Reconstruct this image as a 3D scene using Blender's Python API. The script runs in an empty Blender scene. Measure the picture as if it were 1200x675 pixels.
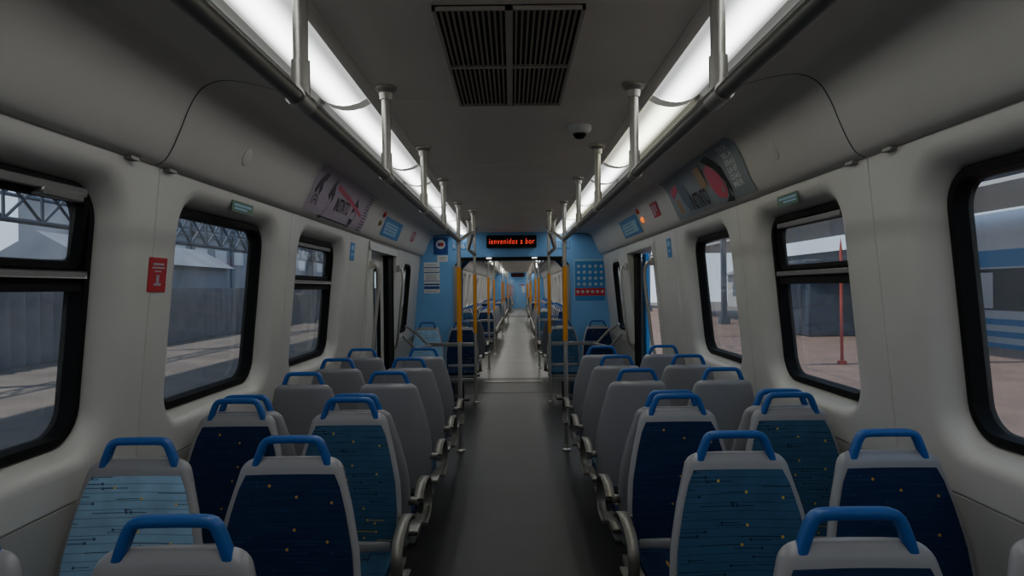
import bpy, math, random
from mathutils import Matrix, Vector
random.seed(7)
D = bpy.data
C = bpy.context.scene.collection
R = math.radians
EYE = 1.62
CUR = Matrix.Identity(4)          # placement of the carriage being built

# ------------------------------------------------------------------ helpers
class MB:
    def __init__(s): s.v = []; s.f = []; s.m = []; s.mi = 0
    def add(s, vs, fs, tf=None):
        o = len(s.v)
        s.v += [tuple(tf(*p)) for p in vs] if tf else [tuple(p) for p in vs]
        for f in fs: s.f.append([i + o for i in f]); s.m.append(s.mi)
        return s
    def box(s, x0, x1, y0, y1, z0, z1, tf=None, b=0.0):
        if b <= 0:
            vs = [(x, y, z) for x in (x0, x1) for y in (y0, y1) for z in (z0, z1)]
            return s.add(vs, [(0,1,3,2),(4,6,7,5),(0,4,5,1),(2,3,7,6),(0,2,6,4),(1,5,7,3)], tf)
        vs = []; idx = {}
        def p(ix, iy, iz, ax):
            k = (ix, iy, iz, ax)
            if k not in idx:
                c = [(x0,x1)[ix], (y0,y1)[iy], (z0,z1)[iz]]; g = (ix, iy, iz)
                for a in range(3):
                    if a != ax: c[a] += b if g[a] == 0 else -b
                idx[k] = len(vs); vs.append(tuple(c))
            return idx[k]
        fs = []
        for ax in range(3):
            o = [a for a in range(3) if a != ax]
            for e in (0, 1):
                q = []
                for u, w in ((0,0),(1,0),(1,1),(0,1)):
                    g = [0,0,0]; g[ax] = e; g[o[0]] = u; g[o[1]] = w; q.append(p(*g, ax))
                fs.append(q if e else q[::-1])
        for ax in range(3):
            o = [a for a in range(3) if a != ax]
            for u in (0,1):
                for w in (0,1):
                    q = []
                    for e, a in ((0,o[0]),(1,o[0]),(1,o[1]),(0,o[1])):
                        g = [0,0,0]; g[ax] = e; g[o[0]] = u; g[o[1]] = w; q.append(p(*g, a))
                    fs.append(q)
        for i in (0,1):
            for j in (0,1):
                for k in (0,1): fs.append([p(i,j,k,0), p(i,j,k,1), p(i,j,k,2)])
        return s.add(vs, fs, tf)
    def loops(s, ls, closed=True, cap0=False, cap1=False, tf=None):
        n = len(ls[0]); vs = [p for l in ls for p in l]; fs = []
        for a in range(len(ls) - 1):
            for i in range(n if closed else n - 1):
                j = (i + 1) % n
                fs.append((a*n+i, a*n+j, (a+1)*n+j, (a+1)*n+i))
        if cap0: fs.append(list(range(n))[::-1])
        if cap1: fs.append([(len(ls)-1)*n + i for i in range(n)])
        return s.add(vs, fs, tf)
    def tube(s, pts, r, n=10, tf=None, cap=True):
        pts = [Vector(p) for p in pts]; ls = []; prev = None
        for i, p in enumerate(pts):
            t = (pts[min(i+1, len(pts)-1)] - pts[max(i-1, 0)]).normalized()
            if prev is None:
                a = Vector((0,0,1)) if abs(t.z) < .9 else Vector((1,0,0))
                u = t.cross(a).normalized()
            else:
                u = (prev - t * prev.dot(t)).normalized()
            w = t.cross(u); prev = u
            ls.append([tuple(p + (u*math.cos(k*2*math.pi/n) + w*math.sin(k*2*math.pi/n))*r) for k in range(n)])
        return s.loops(ls, True, cap, cap, tf)
    def band(s, pts, wx, th, tf=None):      # flat band with a rounded section, path in the YZ plane
        pts = [Vector(p) for p in pts]; ls = []
        sec = [(-1,-.5),(-.8,-1),(.8,-1),(1,-.5),(1,.5),(.8,1),(-.8,1),(-1,.5)]
        for i, p in enumerate(pts):
            t = (pts[min(i+1, len(pts)-1)] - pts[max(i-1, 0)]).normalized()
            x = Vector((1,0,0)); n = t.cross(x).normalized()
            ls.append([tuple(p + x*(a*wx/2) + n*(b*th/2)) for a, b in sec])
        return s.loops(ls, True, True, True, tf)
    def lathe(s, prof, n=14, tf=None):
        ls = [[(r*math.cos(k*2*math.pi/n), r*math.sin(k*2*math.pi/n), z) for k in range(n)] for r, z in prof]
        return s.loops(ls, True, True, True, tf)
    def build(s, name, mats, parent=None, ang=38, place=True):
        me = D.meshes.new(name); me.from_pydata(s.v, [], s.f)
        if not isinstance(mats, (list, tuple)): mats = [mats]
        for m in mats: me.materials.append(m)
        if len(mats) > 1: me.polygons.foreach_set('material_index', s.m)
        import bmesh
        bm = bmesh.new(); bm.from_mesh(me); bmesh.ops.recalc_face_normals(bm, faces=bm.faces); bm.to_mesh(me); bm.free()
        me.polygons.foreach_set('use_smooth', [True]*len(me.polygons))
        me.set_sharp_from_angle(angle=R(ang)); me.update()
        o = D.objects.new(name, me); C.objects.link(o)
        if parent: o.parent = parent
        elif place: o.matrix_world = CUR
        return o

def tag(o, label=None, cat=None, group=None, kind=None):
    if label: o['label'] = label
    if cat: o['category'] = cat
    if group: o['group'] = group
    if kind: o['kind'] = kind
    return o
def empty(name, loc=(0,0,0), rz=0.0, label=None, cat=None, group=None, kind=None):
    o = D.objects.new(name, None); C.objects.link(o); o.empty_display_size = .1
    o.matrix_world = CUR @ Matrix.Translation(loc) @ Matrix.Rotation(rz, 4, 'Z')
    return tag(o, label, cat, group, kind)
def copy_tree(o, parent=None):
    c = o.copy(); C.objects.link(c)
    if parent: c.parent = parent
    for ch in list(o.children): copy_tree(ch, c)
    return c
def smooth_path(pts, k=6):
    P = [Vector(p) for p in pts]; out = []
    for i in range(len(P)-1):
        p0, p1, p2, p3 = P[max(i-1,0)], P[i], P[i+1], P[min(i+2,len(P)-1)]
        for j in range(k):
            t = j/k
            out.append(.5*((2*p1)+(p2-p0)*t+(2*p0-5*p1+4*p2-p3)*t*t+(3*p1-p0-3*p2+p3)*t**3))
    out.append(P[-1]); return out
def text_geo(txt, size=1.0, bold=False, shear=0.0, align='CENTER', space=1.0):
    cu = D.curves.new('t', 'FONT'); cu.body = txt; cu.size = size; cu.align_x = align; cu.align_y = 'CENTER'; cu.shear = shear
    cu.resolution_u = 3; cu.space_character = space
    if bold: cu.offset = .018*size
    ob = D.objects.new('t', cu); C.objects.link(ob)
    dg = bpy.context.evaluated_depsgraph_get(); me = D.meshes.new_from_object(ob.evaluated_get(dg))
    vs = [tuple(v.co) for v in me.vertices]; fs = [list(p.vertices) for p in me.polygons]
    D.objects.remove(ob); D.curves.remove(cu); D.meshes.remove(me)
    return vs, fs
def rr(y0, y1, z0, z1, r, n=6):
    pts = []
    for cy, cz, a in ((y1-r, z1-r, 0), (y0+r, z1-r, 90), (y0+r, z0+r, 180), (y1-r, z0+r, 270)):
        for k in range(n+1):
            t = R(a + 90*k/n); pts.append((cy + r*math.cos(t), cz + r*math.sin(t)))
    return pts

# ------------------------------------------------------------------ materials
def lin(c):
    return tuple(((v/255)/12.92 if v/255 <= .04045 else ((v/255+.055)/1.055)**2.4) for v in c) + (1,)
def mat(name, rgb, rough=.5, metal=0.0, spec=.5, noise=0.0, nscale=8.0, bump=0.0, bscale=60, emit=0.0, ecol=None):
    m = D.materials.new(name); m.use_nodes = True; nt = m.node_tree; b = nt.nodes['Principled BSDF']
    b.inputs['Base Color'].default_value = lin(rgb); b.inputs['Roughness'].default_value = rough
    b.inputs['Metallic'].default_value = metal; b.inputs['Specular IOR Level'].default_value = spec
    tc = nt.nodes.new('ShaderNodeTexCoord')
    if noise > 0:
        n = nt.nodes.new('ShaderNodeTexNoise'); n.inputs['Scale'].default_value = nscale; n.inputs['Detail'].default_value = 5
        nt.links.new(tc.outputs['Object'], n.inputs['Vector'])
        mr = nt.nodes.new('ShaderNodeMapRange'); mr.inputs[1].default_value = .3; mr.inputs[2].default_value = .7
        mr.inputs[3].default_value = 1-noise; mr.inputs[4].default_value = 1+noise*.4
        nt.links.new(n.outputs['Fac'], mr.inputs[0])
        mx = nt.nodes.new('ShaderNodeVectorMath'); mx.operation = 'SCALE'; mx.inputs[0].default_value = lin(rgb)[:3]
        nt.links.new(mr.outputs[0], mx.inputs['Scale']); nt.links.new(mx.outputs[0], b.inputs['Base Color'])
    if bump > 0:
        n = nt.nodes.new('ShaderNodeTexNoise'); n.inputs['Scale'].default_value = bscale
        nt.links.new(tc.outputs['Object'], n.inputs['Vector'])
        bp = nt.nodes.new('ShaderNodeBump'); bp.inputs['Strength'].default_value = bump; bp.inputs['Distance'].default_value = .003
        nt.links.new(n.outputs['Fac'], bp.inputs['Height']); nt.links.new(bp.outputs[0], b.inputs['Normal'])
    if emit > 0:
        b.inputs['Emission Color'].default_value = lin(ecol or rgb); b.inputs['Emission Strength'].default_value = emit
    return m

def fabric(name, base, dark, dot):
    m = mat(name, base, .85, spec=.25); nt = m.node_tree; b = nt.nodes['Principled BSDF']; L = nt.links.new
    N = nt.nodes.new
    def math_(op, a, bb=None, cc=None):
        n = N('ShaderNodeMath'); n.operation = op
        for i, v in enumerate((a, bb, cc)):
            if v is None: continue
            if isinstance(v, (int, float)): n.inputs[i].default_value = v
            else: L(v, n.inputs[i])
        return n.outputs[0]
    tc = N('ShaderNodeTexCoord'); sp = N('ShaderNodeSeparateXYZ'); L(tc.outputs['Object'], sp.inputs[0])
    z = math_('SUBTRACT', sp.outputs[2], math_('MULTIPLY', sp.outputs[1], .16))
    def layer(freq, seed, off):
        rows = math_('MULTIPLY_ADD', z, freq, off); row = math_('ADD', math_('FLOOR', rows), seed); fr = math_('FRACT', rows)
        wn = N('ShaderNodeTexWhiteNoise'); wn.noise_dimensions = '1D'; L(row, wn.inputs['W'])
        sc = N('ShaderNodeSeparateColor'); L(wn.outputs['Color'], sc.inputs[0])
        r1, r2, r3 = sc.outputs[0], sc.outputs[1], sc.outputs[2]
        xc = math_('MULTIPLY_ADD', r1, .46, -.23); hl = math_('MULTIPLY_ADD', r2, .075, .004)
        dxs = math_('SUBTRACT', sp.outputs[0], xc); dx = math_('ABSOLUTE', dxs)
        dz = math_('DIVIDE', math_('ABSOLUTE', math_('SUBTRACT', fr, .5)), freq)
        line = math_('MULTIPLY', math_('LESS_THAN', dx, hl), math_('LESS_THAN', dz, .0013))
        ex = math_('SUBTRACT', dx, hl)
        dist = math_('SQRT', math_('ADD', math_('MULTIPLY', ex, ex), math_('MULTIPLY', dz, dz)))
        sg = math_('GREATER_THAN', math_('MULTIPLY', dxs, math_('SUBTRACT', r2, .5)), 0.0)
        dotm = math_('MULTIPLY', math_('LESS_THAN', dist, .0048), sg)
        mk = math_('MULTIPLY', math_('MAXIMUM', line, dotm), math_('GREATER_THAN', r3, .12))
        ye = math_('MULTIPLY', math_('MULTIPLY', dotm, math_('GREATER_THAN', r3, .66)), 1.0)
        ye = math_('MAXIMUM', ye, math_('MULTIPLY', mk, math_('GREATER_THAN', r3, .91)))
        return mk, ye, fr
    m1, y1, fr = layer(38.0, 3.0, 0.0); m2, y2, _ = layer(33.0, 71.0, .4); m3, y3, _ = layer(29.0, 157.0, .7)
    mark = math_('MAXIMUM', math_('MAXIMUM', m1, m2), m3); yel = math_('MAXIMUM', math_('MAXIMUM', y1, y2), y3)
    faint = math_('MULTIPLY', math_('LESS_THAN', math_('ABSOLUTE', math_('SUBTRACT', fr, .92)), .05), .45)
    no = N('ShaderNodeTexNoise'); no.inputs['Scale'].default_value = 14; L(tc.outputs['Object'], no.inputs['Vector'])
    def mix(f, a, bb):
        n = N('ShaderNodeMix'); n.data_type = 'RGBA'
        for s, v in ((0, f), (6, a), (7, bb)):
            if isinstance(v, (int, float)): n.inputs[s].default_value = v
            elif isinstance(v, tuple): n.inputs[s].default_value = v
            else: L(v, n.inputs[s])
        return n.outputs[2]
    c0 = mix(math_('MULTIPLY', no.outputs['Fac'], .45), lin(base), lin(dark))
    c1 = mix(faint, c0, lin(dark))
    mc = mix(yel, lin(dark), lin(dot))
    c2 = mix(math_('MULTIPLY', mark, .8), c1, mc)
    L(c2, b.inputs['Base Color'])
    wv = N('ShaderNodeTexNoise'); wv.inputs['Scale'].default_value = 400; L(tc.outputs['Object'], wv.inputs['Vector'])
    bp = N('ShaderNodeBump'); bp.inputs['Strength'].default_value = .25; bp.inputs['Distance'].default_value = .002
    L(wv.outputs['Fac'], bp.inputs['Height']); L(bp.outputs[0], b.inputs['Normal'])
    return m

def glass_mat(name, tint=(.90,.93,.95), haze=.14):
    m = D.materials.new(name); m.use_nodes = True; nt = m.node_tree; nt.nodes.clear(); N = nt.nodes.new; L = nt.links.new
    out = N('ShaderNodeOutputMaterial'); tr = N('ShaderNodeBsdfTransparent'); tr.inputs[0].default_value = tint + (1,)
    df = N('ShaderNodeBsdfDiffuse'); df.inputs[0].default_value = (.62,.66,.70,1)
    gl = N('ShaderNodeBsdfGlossy'); gl.inputs['Roughness'].default_value = .02
    fw = N('ShaderNodeLayerWeight'); fw.inputs['Blend'].default_value = .5
    pw = N('ShaderNodeMath'); pw.operation = 'POWER'; pw.inputs[1].default_value = 4.5; L(fw.outputs['Facing'], pw.inputs[0])
    lw = N('ShaderNodeMath'); lw.operation = 'MULTIPLY_ADD'; lw.inputs[1].default_value = .9; lw.inputs[2].default_value = .045; L(pw.outputs[0], lw.inputs[0])
    no = N('ShaderNodeTexNoise'); no.inputs['Scale'].default_value = 2.2; no.inputs['Detail'].default_value = 6
    tc = N('ShaderNodeTexCoord'); L(tc.outputs['Object'], no.inputs['Vector'])
    mr = N('ShaderNodeMapRange'); mr.inputs[1].default_value = .3; mr.inputs[2].default_value = .75; mr.inputs[3].default_value = haze*.4; mr.inputs[4].default_value = haze*1.8
    L(no.outputs['Fac'], mr.inputs[0])
    m1 = N('ShaderNodeMixShader'); L(mr.outputs[0], m1.inputs[0]); L(tr.outputs[0], m1.inputs[1]); L(df.outputs[0], m1.inputs[2])
    m2 = N('ShaderNodeMixShader'); L(lw.outputs[0], m2.inputs[0]); L(m1.outputs[0], m2.inputs[1]); L(gl.outputs[0], m2.inputs[2])
    L(m2.outputs[0], out.inputs[0]); return m

M = dict(
 wall=mat('wall_panel_cream', (194,191,186), .38, noise=.06, nscale=3),
 lower=mat('lower_wall_panel', (160,157,153), .42, noise=.08, nscale=3),
 cove=mat('cove_panel', (190,186,181), .42, noise=.05, nscale=2.5),
 ceil=mat('ceiling_panel', (238,230,220), .55, noise=.05, nscale=2),
 alu=mat('brushed_aluminium', (150,150,148), .38, metal=.85, noise=.08, nscale=30),
 alud=mat('dark_aluminium', (128,126,122), .45, metal=.25),
 railm=mat('rail_steel', (132,130,124), .42, metal=.7), chrome=mat('stainless_tube', (186,183,176), .40, metal=.8),
 dark=mat('dark_recess', (20,20,20), .7),
 black=mat('black_rubber', (13,13,13), .7, spec=.2),
 grille=mat('grille_slat', (170,158,140), .6), grillef=mat('grille_frame', (190,182,172), .6),
 yellow=mat('yellow_sleeve', (214,142,22), .45),
 shell=mat('grey_seat_plastic', (147,146,150), .30, noise=.05, nscale=5),
 trim=mat('pale_seat_trim', (136,136,138), .4),
 handle=mat('blue_handle', (16,82,156), .38),
 arm=mat('armrest_metal', (128,125,119), .40, metal=.6),
 base=mat('seat_base_dark', (58,59,62), .5),
 floor=mat('floor_rubber', (44,44,44), .5, noise=.35, nscale=1.6, bump=.15, bscale=180),
 thresh=mat('threshold_plate', (92,90,74), .4, metal=.4, noise=.3, nscale=60),
 blue=mat('blue_bulkhead', (104,160,212), .5, noise=.06, nscale=3),
 bellows=mat('gangway_bellows', (150,150,146), .7),
 glass=glass_mat('window_glass'),
 lampd=mat('light_diffuser', (240,242,238), .5, emit=1.05, ecol=(242,246,244)),
 lampy=mat('light_diffuser_warm', (240,242,225), .5, emit=1.0, ecol=(243,244,222)),
 white=mat('sticker_white', (205,207,208), .5), sblue=mat('sticker_blue', (44,116,178), .45),
 dblue=mat('sticker_dark_blue', (12,60,132), .45), lblue=mat('sticker_pale_blue', (140,180,205), .5),
 red=mat('sticker_red', (176,30,42), .45), green=mat('sticker_green', (74,104,84), .5), ink=mat('ink_black', (24,24,28), .6),
 led=mat('led_red', (255,60,45), .5, emit=1.1, ecol=(255,64,48)),
 orange=mat('lamp_orange', (255,140,30), .4, emit=1.0, ecol=(255,120,20)),
 lav=mat('poster_lavender', (168,154,168), .42, noise=.12, nscale=3), pgrey=mat('poster_grey', (128,136,142), .42, noise=.1, nscale=3),
 pink=mat('poster_pink', (190,70,98), .45), tan=mat('poster_tan', (150,122,92), .45), slate=mat('poster_slate', (84,96,112), .45),
 pdark=mat('poster_dark', (60,52,66), .45), spot=mat('downlight_glow', (255,255,245), .4, emit=2.0),
 teal=fabric('teal_fabric', (54,92,124), (10,24,44), (200,168,50)),
 pale=fabric('lit_teal_fabric', (164,204,236), (18,42,80), (226,194,60)),  # lighter copy of the teal, extra light on the seat put into the colour
 navy=fabric('navy_fabric', (11,29,62), (26,54,92), (190,150,60)),
 doorw=mat('door_panel', (190,190,184), .4), skyblue=mat('door_edge_blue', (40,140,205), .45),
)

def lamp_glow(m, lo, hi):      # the tube behind the diffuser shows as a brighter line along its middle
    nt = m.node_tree; b = nt.nodes['Principled BSDF']; tc = nt.nodes.new('ShaderNodeTexCoord'); sp = nt.nodes.new('ShaderNodeSeparateXYZ')
    nt.links.new(tc.outputs['Object'], sp.inputs[0])
    ab = nt.nodes.new('ShaderNodeMath'); ab.operation = 'ABSOLUTE'; nt.links.new(sp.outputs[0], ab.inputs[0])
    su = nt.nodes.new('ShaderNodeMath'); su.operation = 'SUBTRACT'; su.inputs[1].default_value = .745; nt.links.new(ab.outputs[0], su.inputs[0])
    a2 = nt.nodes.new('ShaderNodeMath'); a2.operation = 'ABSOLUTE'; nt.links.new(su.outputs[0], a2.inputs[0])
    mr = nt.nodes.new('ShaderNodeMapRange'); mr.interpolation_type = 'SMOOTHSTEP'
    mr.inputs[1].default_value = 0; mr.inputs[2].default_value = .085; mr.inputs[3].default_value = hi; mr.inputs[4].default_value = lo
    nt.links.new(a2.outputs[0], mr.inputs[0]); nt.links.new(mr.outputs[0], b.inputs['Emission Strength'])
lamp_glow(M['lampd'], .75, 9.5); lamp_glow(M['lampy'], .7, 8.4)
M['divider'] = mat('lamp_divider_glow', (150,150,146), .6, emit=.45)  # added glow stands in for lamp light coming through the divider
M['lampfar'] = mat('far_light_diffuser', (240,242,238), .5, emit=7.0, ecol=(246,246,240))
M['floorlit'] = mat('far_floor_lit_rubber', (112,110,105), .4, noise=.2, nscale=1.6)  # paler copy of the floor, brighter light of the far carriages painted in
# ------------------------------------------------------------------ profile of the carriage
ZC = EYE + .86
COVE_Z = 2.12
def xw(z):
    if z <= .55: return 1.545
    if z <= .9: return 1.545 - .02*(z-.55)/.35
    return 1.525 - .115*(z-.9)/1.22
cove_prof = smooth_path([(.965,0,EYE+.838),(1.06,0,EYE+.838),(1.155,0,EYE+.832),(1.222,0,EYE+.80),(1.268,0,EYE+.73),(1.305,0,EYE+.64),(1.342,0,EYE+.56),(1.375,0,EYE+.515),(1.418,0,COVE_Z)], 5)
def cove_at(slope):     # point on the cove whose (height over eye)/x equals slope; used only to lay out the posters
    best = min(range(len(cove_prof)), key=lambda i: abs((cove_prof[i].z-EYE)/cove_prof[i].x - slope)); return best
def cove_arc():
    a = [0]
    for i in range(1, len(cove_prof)): a.append(a[-1] + (cove_prof[i]-cove_prof[i-1]).length)
    return a
ARC = cove_arc()
def cove_pt(s, off):
    s = max(0, min(ARC[-1]-1e-5, s)); i = max(k for k in range(len(ARC)-1) if ARC[k] <= s)
    t = (s-ARC[i])/(ARC[i+1]-ARC[i]); p = cove_prof[i].lerp(cove_prof[i+1], t)
    d = (cove_prof[i+1]-cove_prof[i]).normalized(); n = Vector((-d.z*-1, 0, -d.x))   # towards the aisle / down
    n = Vector((d.z, 0, -d.x))
    return p + n*off

def wall_cell(mb, side, y0, y1, hole=None):
    def P(y, z, d): return (side*(xw(z)+d), y, z)
    # lower panel
    zs = [0, .55, .885]
    mb.mi = 1
    mb.loops([[P(y0,a,d),P(y1,a,d)] for a, d in ((0,0),(.55,0),(.889,0),(.892,.008),(.90,.008))], False)
    mb.mi = 0
    za, zb = .897, COVE_Z
    if hole is None:
        n = 1
        mb.loops([[P(y,z,.008) for y,z in rr(y0,y1,za,zb,.001,1)], [P(y,z,0) for y,z in rr(y0+.003,y1-.003,za+.003,zb,.001,1)]], cap1=True)
    else:
        h0, h1, z0, z1 = hole[:4]; sh = hole[4] if len(hole) > 4 else 1.0; r = min(.13, (h1-h0)*.3)
        ey = min(.11, h0-y0-.02, y1-h1-.02); ey = max(ey, .03); ez = .08
        ls = [[P(y,z,.008) for y,z in rr(y0,y1,za,zb,.001)], [P(y,z,0) for y,z in rr(y0+.003,y1-.003,za+.003,zb,.001)]]
        for t, d in ((1,0),(.8,.003),(.58,.012),(.38,.030),(.20,.056),(.07,.082),(0,.112)):
            ls.append([P(y,z,d*sh) for y,z in rr(h0-ey*t, h1+ey*t, z0-ez*t, z1+ez*t, r+.07*t)])
        mb.loops(ls)

def cell_mb(side, cells):
    mb = MB()
    for c in cells: wall_cell(mb, side, *c)
    return mb

WZ0, WZ1 = EYE-.54, EYE+.385
def build_window(name, side, h0, h1, split=False, opened=False, label=None, z0=WZ0, z1=WZ1, sh=0.0):
    def P(y, z, d): return (side*(xw(z)+d-sh), y, z)
    r = min(.13, (h1-h0)*.3)
    def ring(a0,a1,b0,b1,rr_, d0, w, dep, T=P):
        mb = MB()
        mb.loops([[T(y,z,d0+.03) for y,z in rr(a0-.004,a1+.004,b0-.004,b1+.004,rr_)],
                  [T(y,z,d0) for y,z in rr(a0,a1,b0,b1,rr_)],
                  [T(y,z,d0-.006) for y,z in rr(a0+.008,a1-.008,b0+.008,b1-.008,max(rr_-.008,.01))],
                  [T(y,z,d0-.004) for y,z in rr(a0+w,a1-w,b0+w,b1-w,max(rr_-w,.01))],
                  [T(y,z,d0+dep) for y,z in rr(a0+w+.004,a1-w-.004,b0+w+.004,b1-w-.004,max(rr_-w,.01))]])
        return mb
    def pane(a0,a1,b0,b1,rr_, d, T=P):
        mb = MB(); mb.loops([[T(y,z,d) for y,z in rr(a0,a1,b0,b1,rr_)]], cap1=True); return mb
    fr = ring(h0,h1,z0,z1,r,.082,.034,.065).build(name, M['black'])
    tag(fr, label, None, None, 'structure')
    i = .036
    if not split:
        pane(h0+i,h1-i,z0+i,z1-i,max(r-i,.02),.13).build('pane', M['glass'], fr)
    else:
        zt = EYE + .055
        pane(h0+i,h1-i,z0+i,zt-.02,.03,.13).build('pane', M['glass'], fr)
        mb = MB(); mb.box(side*(xw(zt)+.072), side*(xw(zt)+.135), h0+i, h1-i, zt-.005, zt+.022, b=.004); mb.build('transom_bar', M['alu'], fr)
        mb = MB(); mb.box(side*(xw(zt)+.088), side*(xw(zt)+.14), h0+i, h1-i, zt-.05, zt-.005); mb.build('transom_seal', M['black'], fr)
        za, zb = zt+.024, z1-.036
        ang = R(4) if opened else 0
        def T(y, z, d):
            dz = z-za; dd = d - .10
            zz = za + dz*math.cos(ang) + dd*math.sin(ang); off = dd*math.cos(ang) - dz*math.sin(ang)
            return (side*(xw(z)+.113+off), y, zz)
        sash = ring(h0+i+.004,h1-i-.004,za,zb,.05,.085,.03,.03,T).build('hopper_sash', M['black'], fr)
        pane(h0+i+.03,h1-i-.03,za+.03,zb-.03,.03,.105,T).build('pane', M['glass'], sash)
        lt = MB()
        if opened:
            lt.box(h0+.05,h1-.10,zb-.014,zb+.016,.055,.078, tf=lambda y,z,d: T(y,z,d), b=.004); lt.box(h1-.34,h1-.13,zb-.035,zb-.004,.045,.085, tf=lambda y,z,d: T(y,z,d), b=.005)
        else:
            lt.box(h0+.10,h1-.10,zb-.032,zb-.004,.066,.080, tf=lambda y,z,d: T(y,z,d), b=.003)
        lt.build('latch_bar', M['alu'], sash)
    return fr

# ------------------------------------------------------------------ shell of one carriage
def extrude_profile(mb, side, pts, y0, y1):
    ls = [[(side*p[0], y0, p[1]) for p in pts], [(side*p[0], y1, p[1]) for p in pts]]
    n = len(pts); mb.add([q for l in ls for q in l], [(i, i+1, n+i+1, n+i) for i in range(n-1)])

trim_no = [0]; win_no = [0]; door_no = [0]
SIDE = {-1: 'left', 1: 'right'}
def wname(): win_no[0] += 1; return 'window_%d' % win_no[0]
def tname(): trim_no[0] += 1; return 'trim_%d' % trim_no[0]

def shell(y0, y1, where, mat_lamp, div_y):
    mb = MB(); mb.box(-1.57, 1.57, y0, y1, -.06, 0); tag(mb.build('floor', M['floorlit'] if mat_lamp else M['floor']), 'grey rubber floor of the %s' % where, kind='structure')
    mb = MB(); mb.box(-.592, .592, y0, y1, ZC, ZC+.03)
    for y in div_y: mb.box(-.592,.592,y-.002,y+.002,ZC-.002,ZC+.001)
    tag(mb.build('ceiling', M['ceil']), 'flat grey ceiling of the %s' % where, kind='structure')
    mb = MB()
    pr = [(-1.6,2.1),(-1.5,2.55),(-1.0,2.85),(0,2.95),(1.0,2.85),(1.5,2.55),(1.6,2.1)]
    extrude_profile(mb, 1, pr, y0, y1); tag(mb.build('roof', M['alud']), kind='structure')
    for s in (-1, 1):
        mb = MB(); cp = [(p.x, p.z) for p in cove_prof]; extrude_profile(mb, s, cp + [(1.45,COVE_Z)], y0, y1)
        tag(mb.build(tname(), M['cove']), kind='structure')
        mb = MB()   # lamp lip: grooved extrusion between lamp and cove
        extrude_profile(mb, s, [(.852,ZC+.02),(.856,ZC-.024),(.870,ZC-.036),(.884,ZC-.030),(.888,ZC-.008),(.902,ZC-.006),(.906,ZC-.026),(.922,ZC-.034),(.938,ZC-.030),(.942,ZC-.016),(.952,ZC-.014),(.956,ZC-.026),(.968,ZC-.022),(.972,ZC+.0)], y0, y1)
        tag(mb.build(tname(), M['alud']), kind='structure')
        mb = MB(); extrude_profile(mb, s, [(.588,ZC+.01),(.588,ZC-.004),(.594,ZC-.007),(.638,ZC-.004),(.646,ZC+.02)], y0, y1)
        tag(mb.build(tname(), M['ceil']), kind='structure')
        lamp = empty('ceiling_light', (0,0,0), 0, 'long glowing light strip along the ceiling on the %s, %s' % (SIDE[s], where), 'ceiling light', 'light strips')
        ys = [y0+.01] + [y for y in div_y if y0 < y < y1] + [y1-.01]
        sec = [(.644,ZC+.006),(.68,ZC-.014),(.72,ZC-.024),(.75,ZC-.027),(.78,ZC-.024),(.82,ZC-.012),(.853,ZC+.010)]
        for i in range(len(ys)-1):
            mb = MB(); extrude_profile(mb, s, sec, ys[i]+.012, ys[i+1]-.012)
            mb.build('diffuser', mat_lamp or (M['lampy'] if (s == 1 and i % 3 == 1) else M['lampd']), lamp)
        for y in ys[1:-1]:
            mb = MB(); extrude_profile(mb, s, [(a, b-.004) for a, b in sec], y-.045, y+.045); mb.build('divider', M['divider'], lamp)
        mb = MB(); extrude_profile(mb, s, [(.60,ZC+.08),(.90,ZC+.08)], y0, y1); mb.build('housing', M['alud'], lamp)

def flange(mb, x, y, z, up=True, r=.046):
    k = 1 if up else -1
    mb.lathe([(.026, -.055*k), (.030,-.028*k), (r, -.014*k), (r, 0)], 14, lambda a,b,c: (x+a, y+b, z+c))

def pole(side, x, y, label, sleeve=(1.09,1.83), clamp=None, group='grab poles'):
    t = empty('grab_pole', (side*x, y, 0), 0, label, 'grab pole', group)
    mb = MB(); mb.tube([(0,0,.0),(0,0,ZC)], .0205, 12); mb.build('tube', M['chrome'], t)
    mb = MB(); mb.tube([(0,0,sleeve[0]),(0,0,sleeve[1])], .0245, 12); mb.build('yellow_sleeve', M['yellow'], t)
    mb = MB(); flange(mb, 0,0,ZC); mb.build('ceiling_flange', M['chrome'], t)
    mb = MB(); flange(mb, 0,0,0, False); mb.build('floor_flange', M['chrome'], t)
    mb = MB(); mb.tube([(0,0,EYE+.455),(0,0,EYE+.505)], .028, 12); mb.build('rail_joint', M['chrome'], t)
    if clamp:
        mb = MB(); mb.box(-.03,.03,-.03,.03,clamp-.03,clamp+.03,b=.006); mb.build('clamp', M['alu'], t)
    return t

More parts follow.
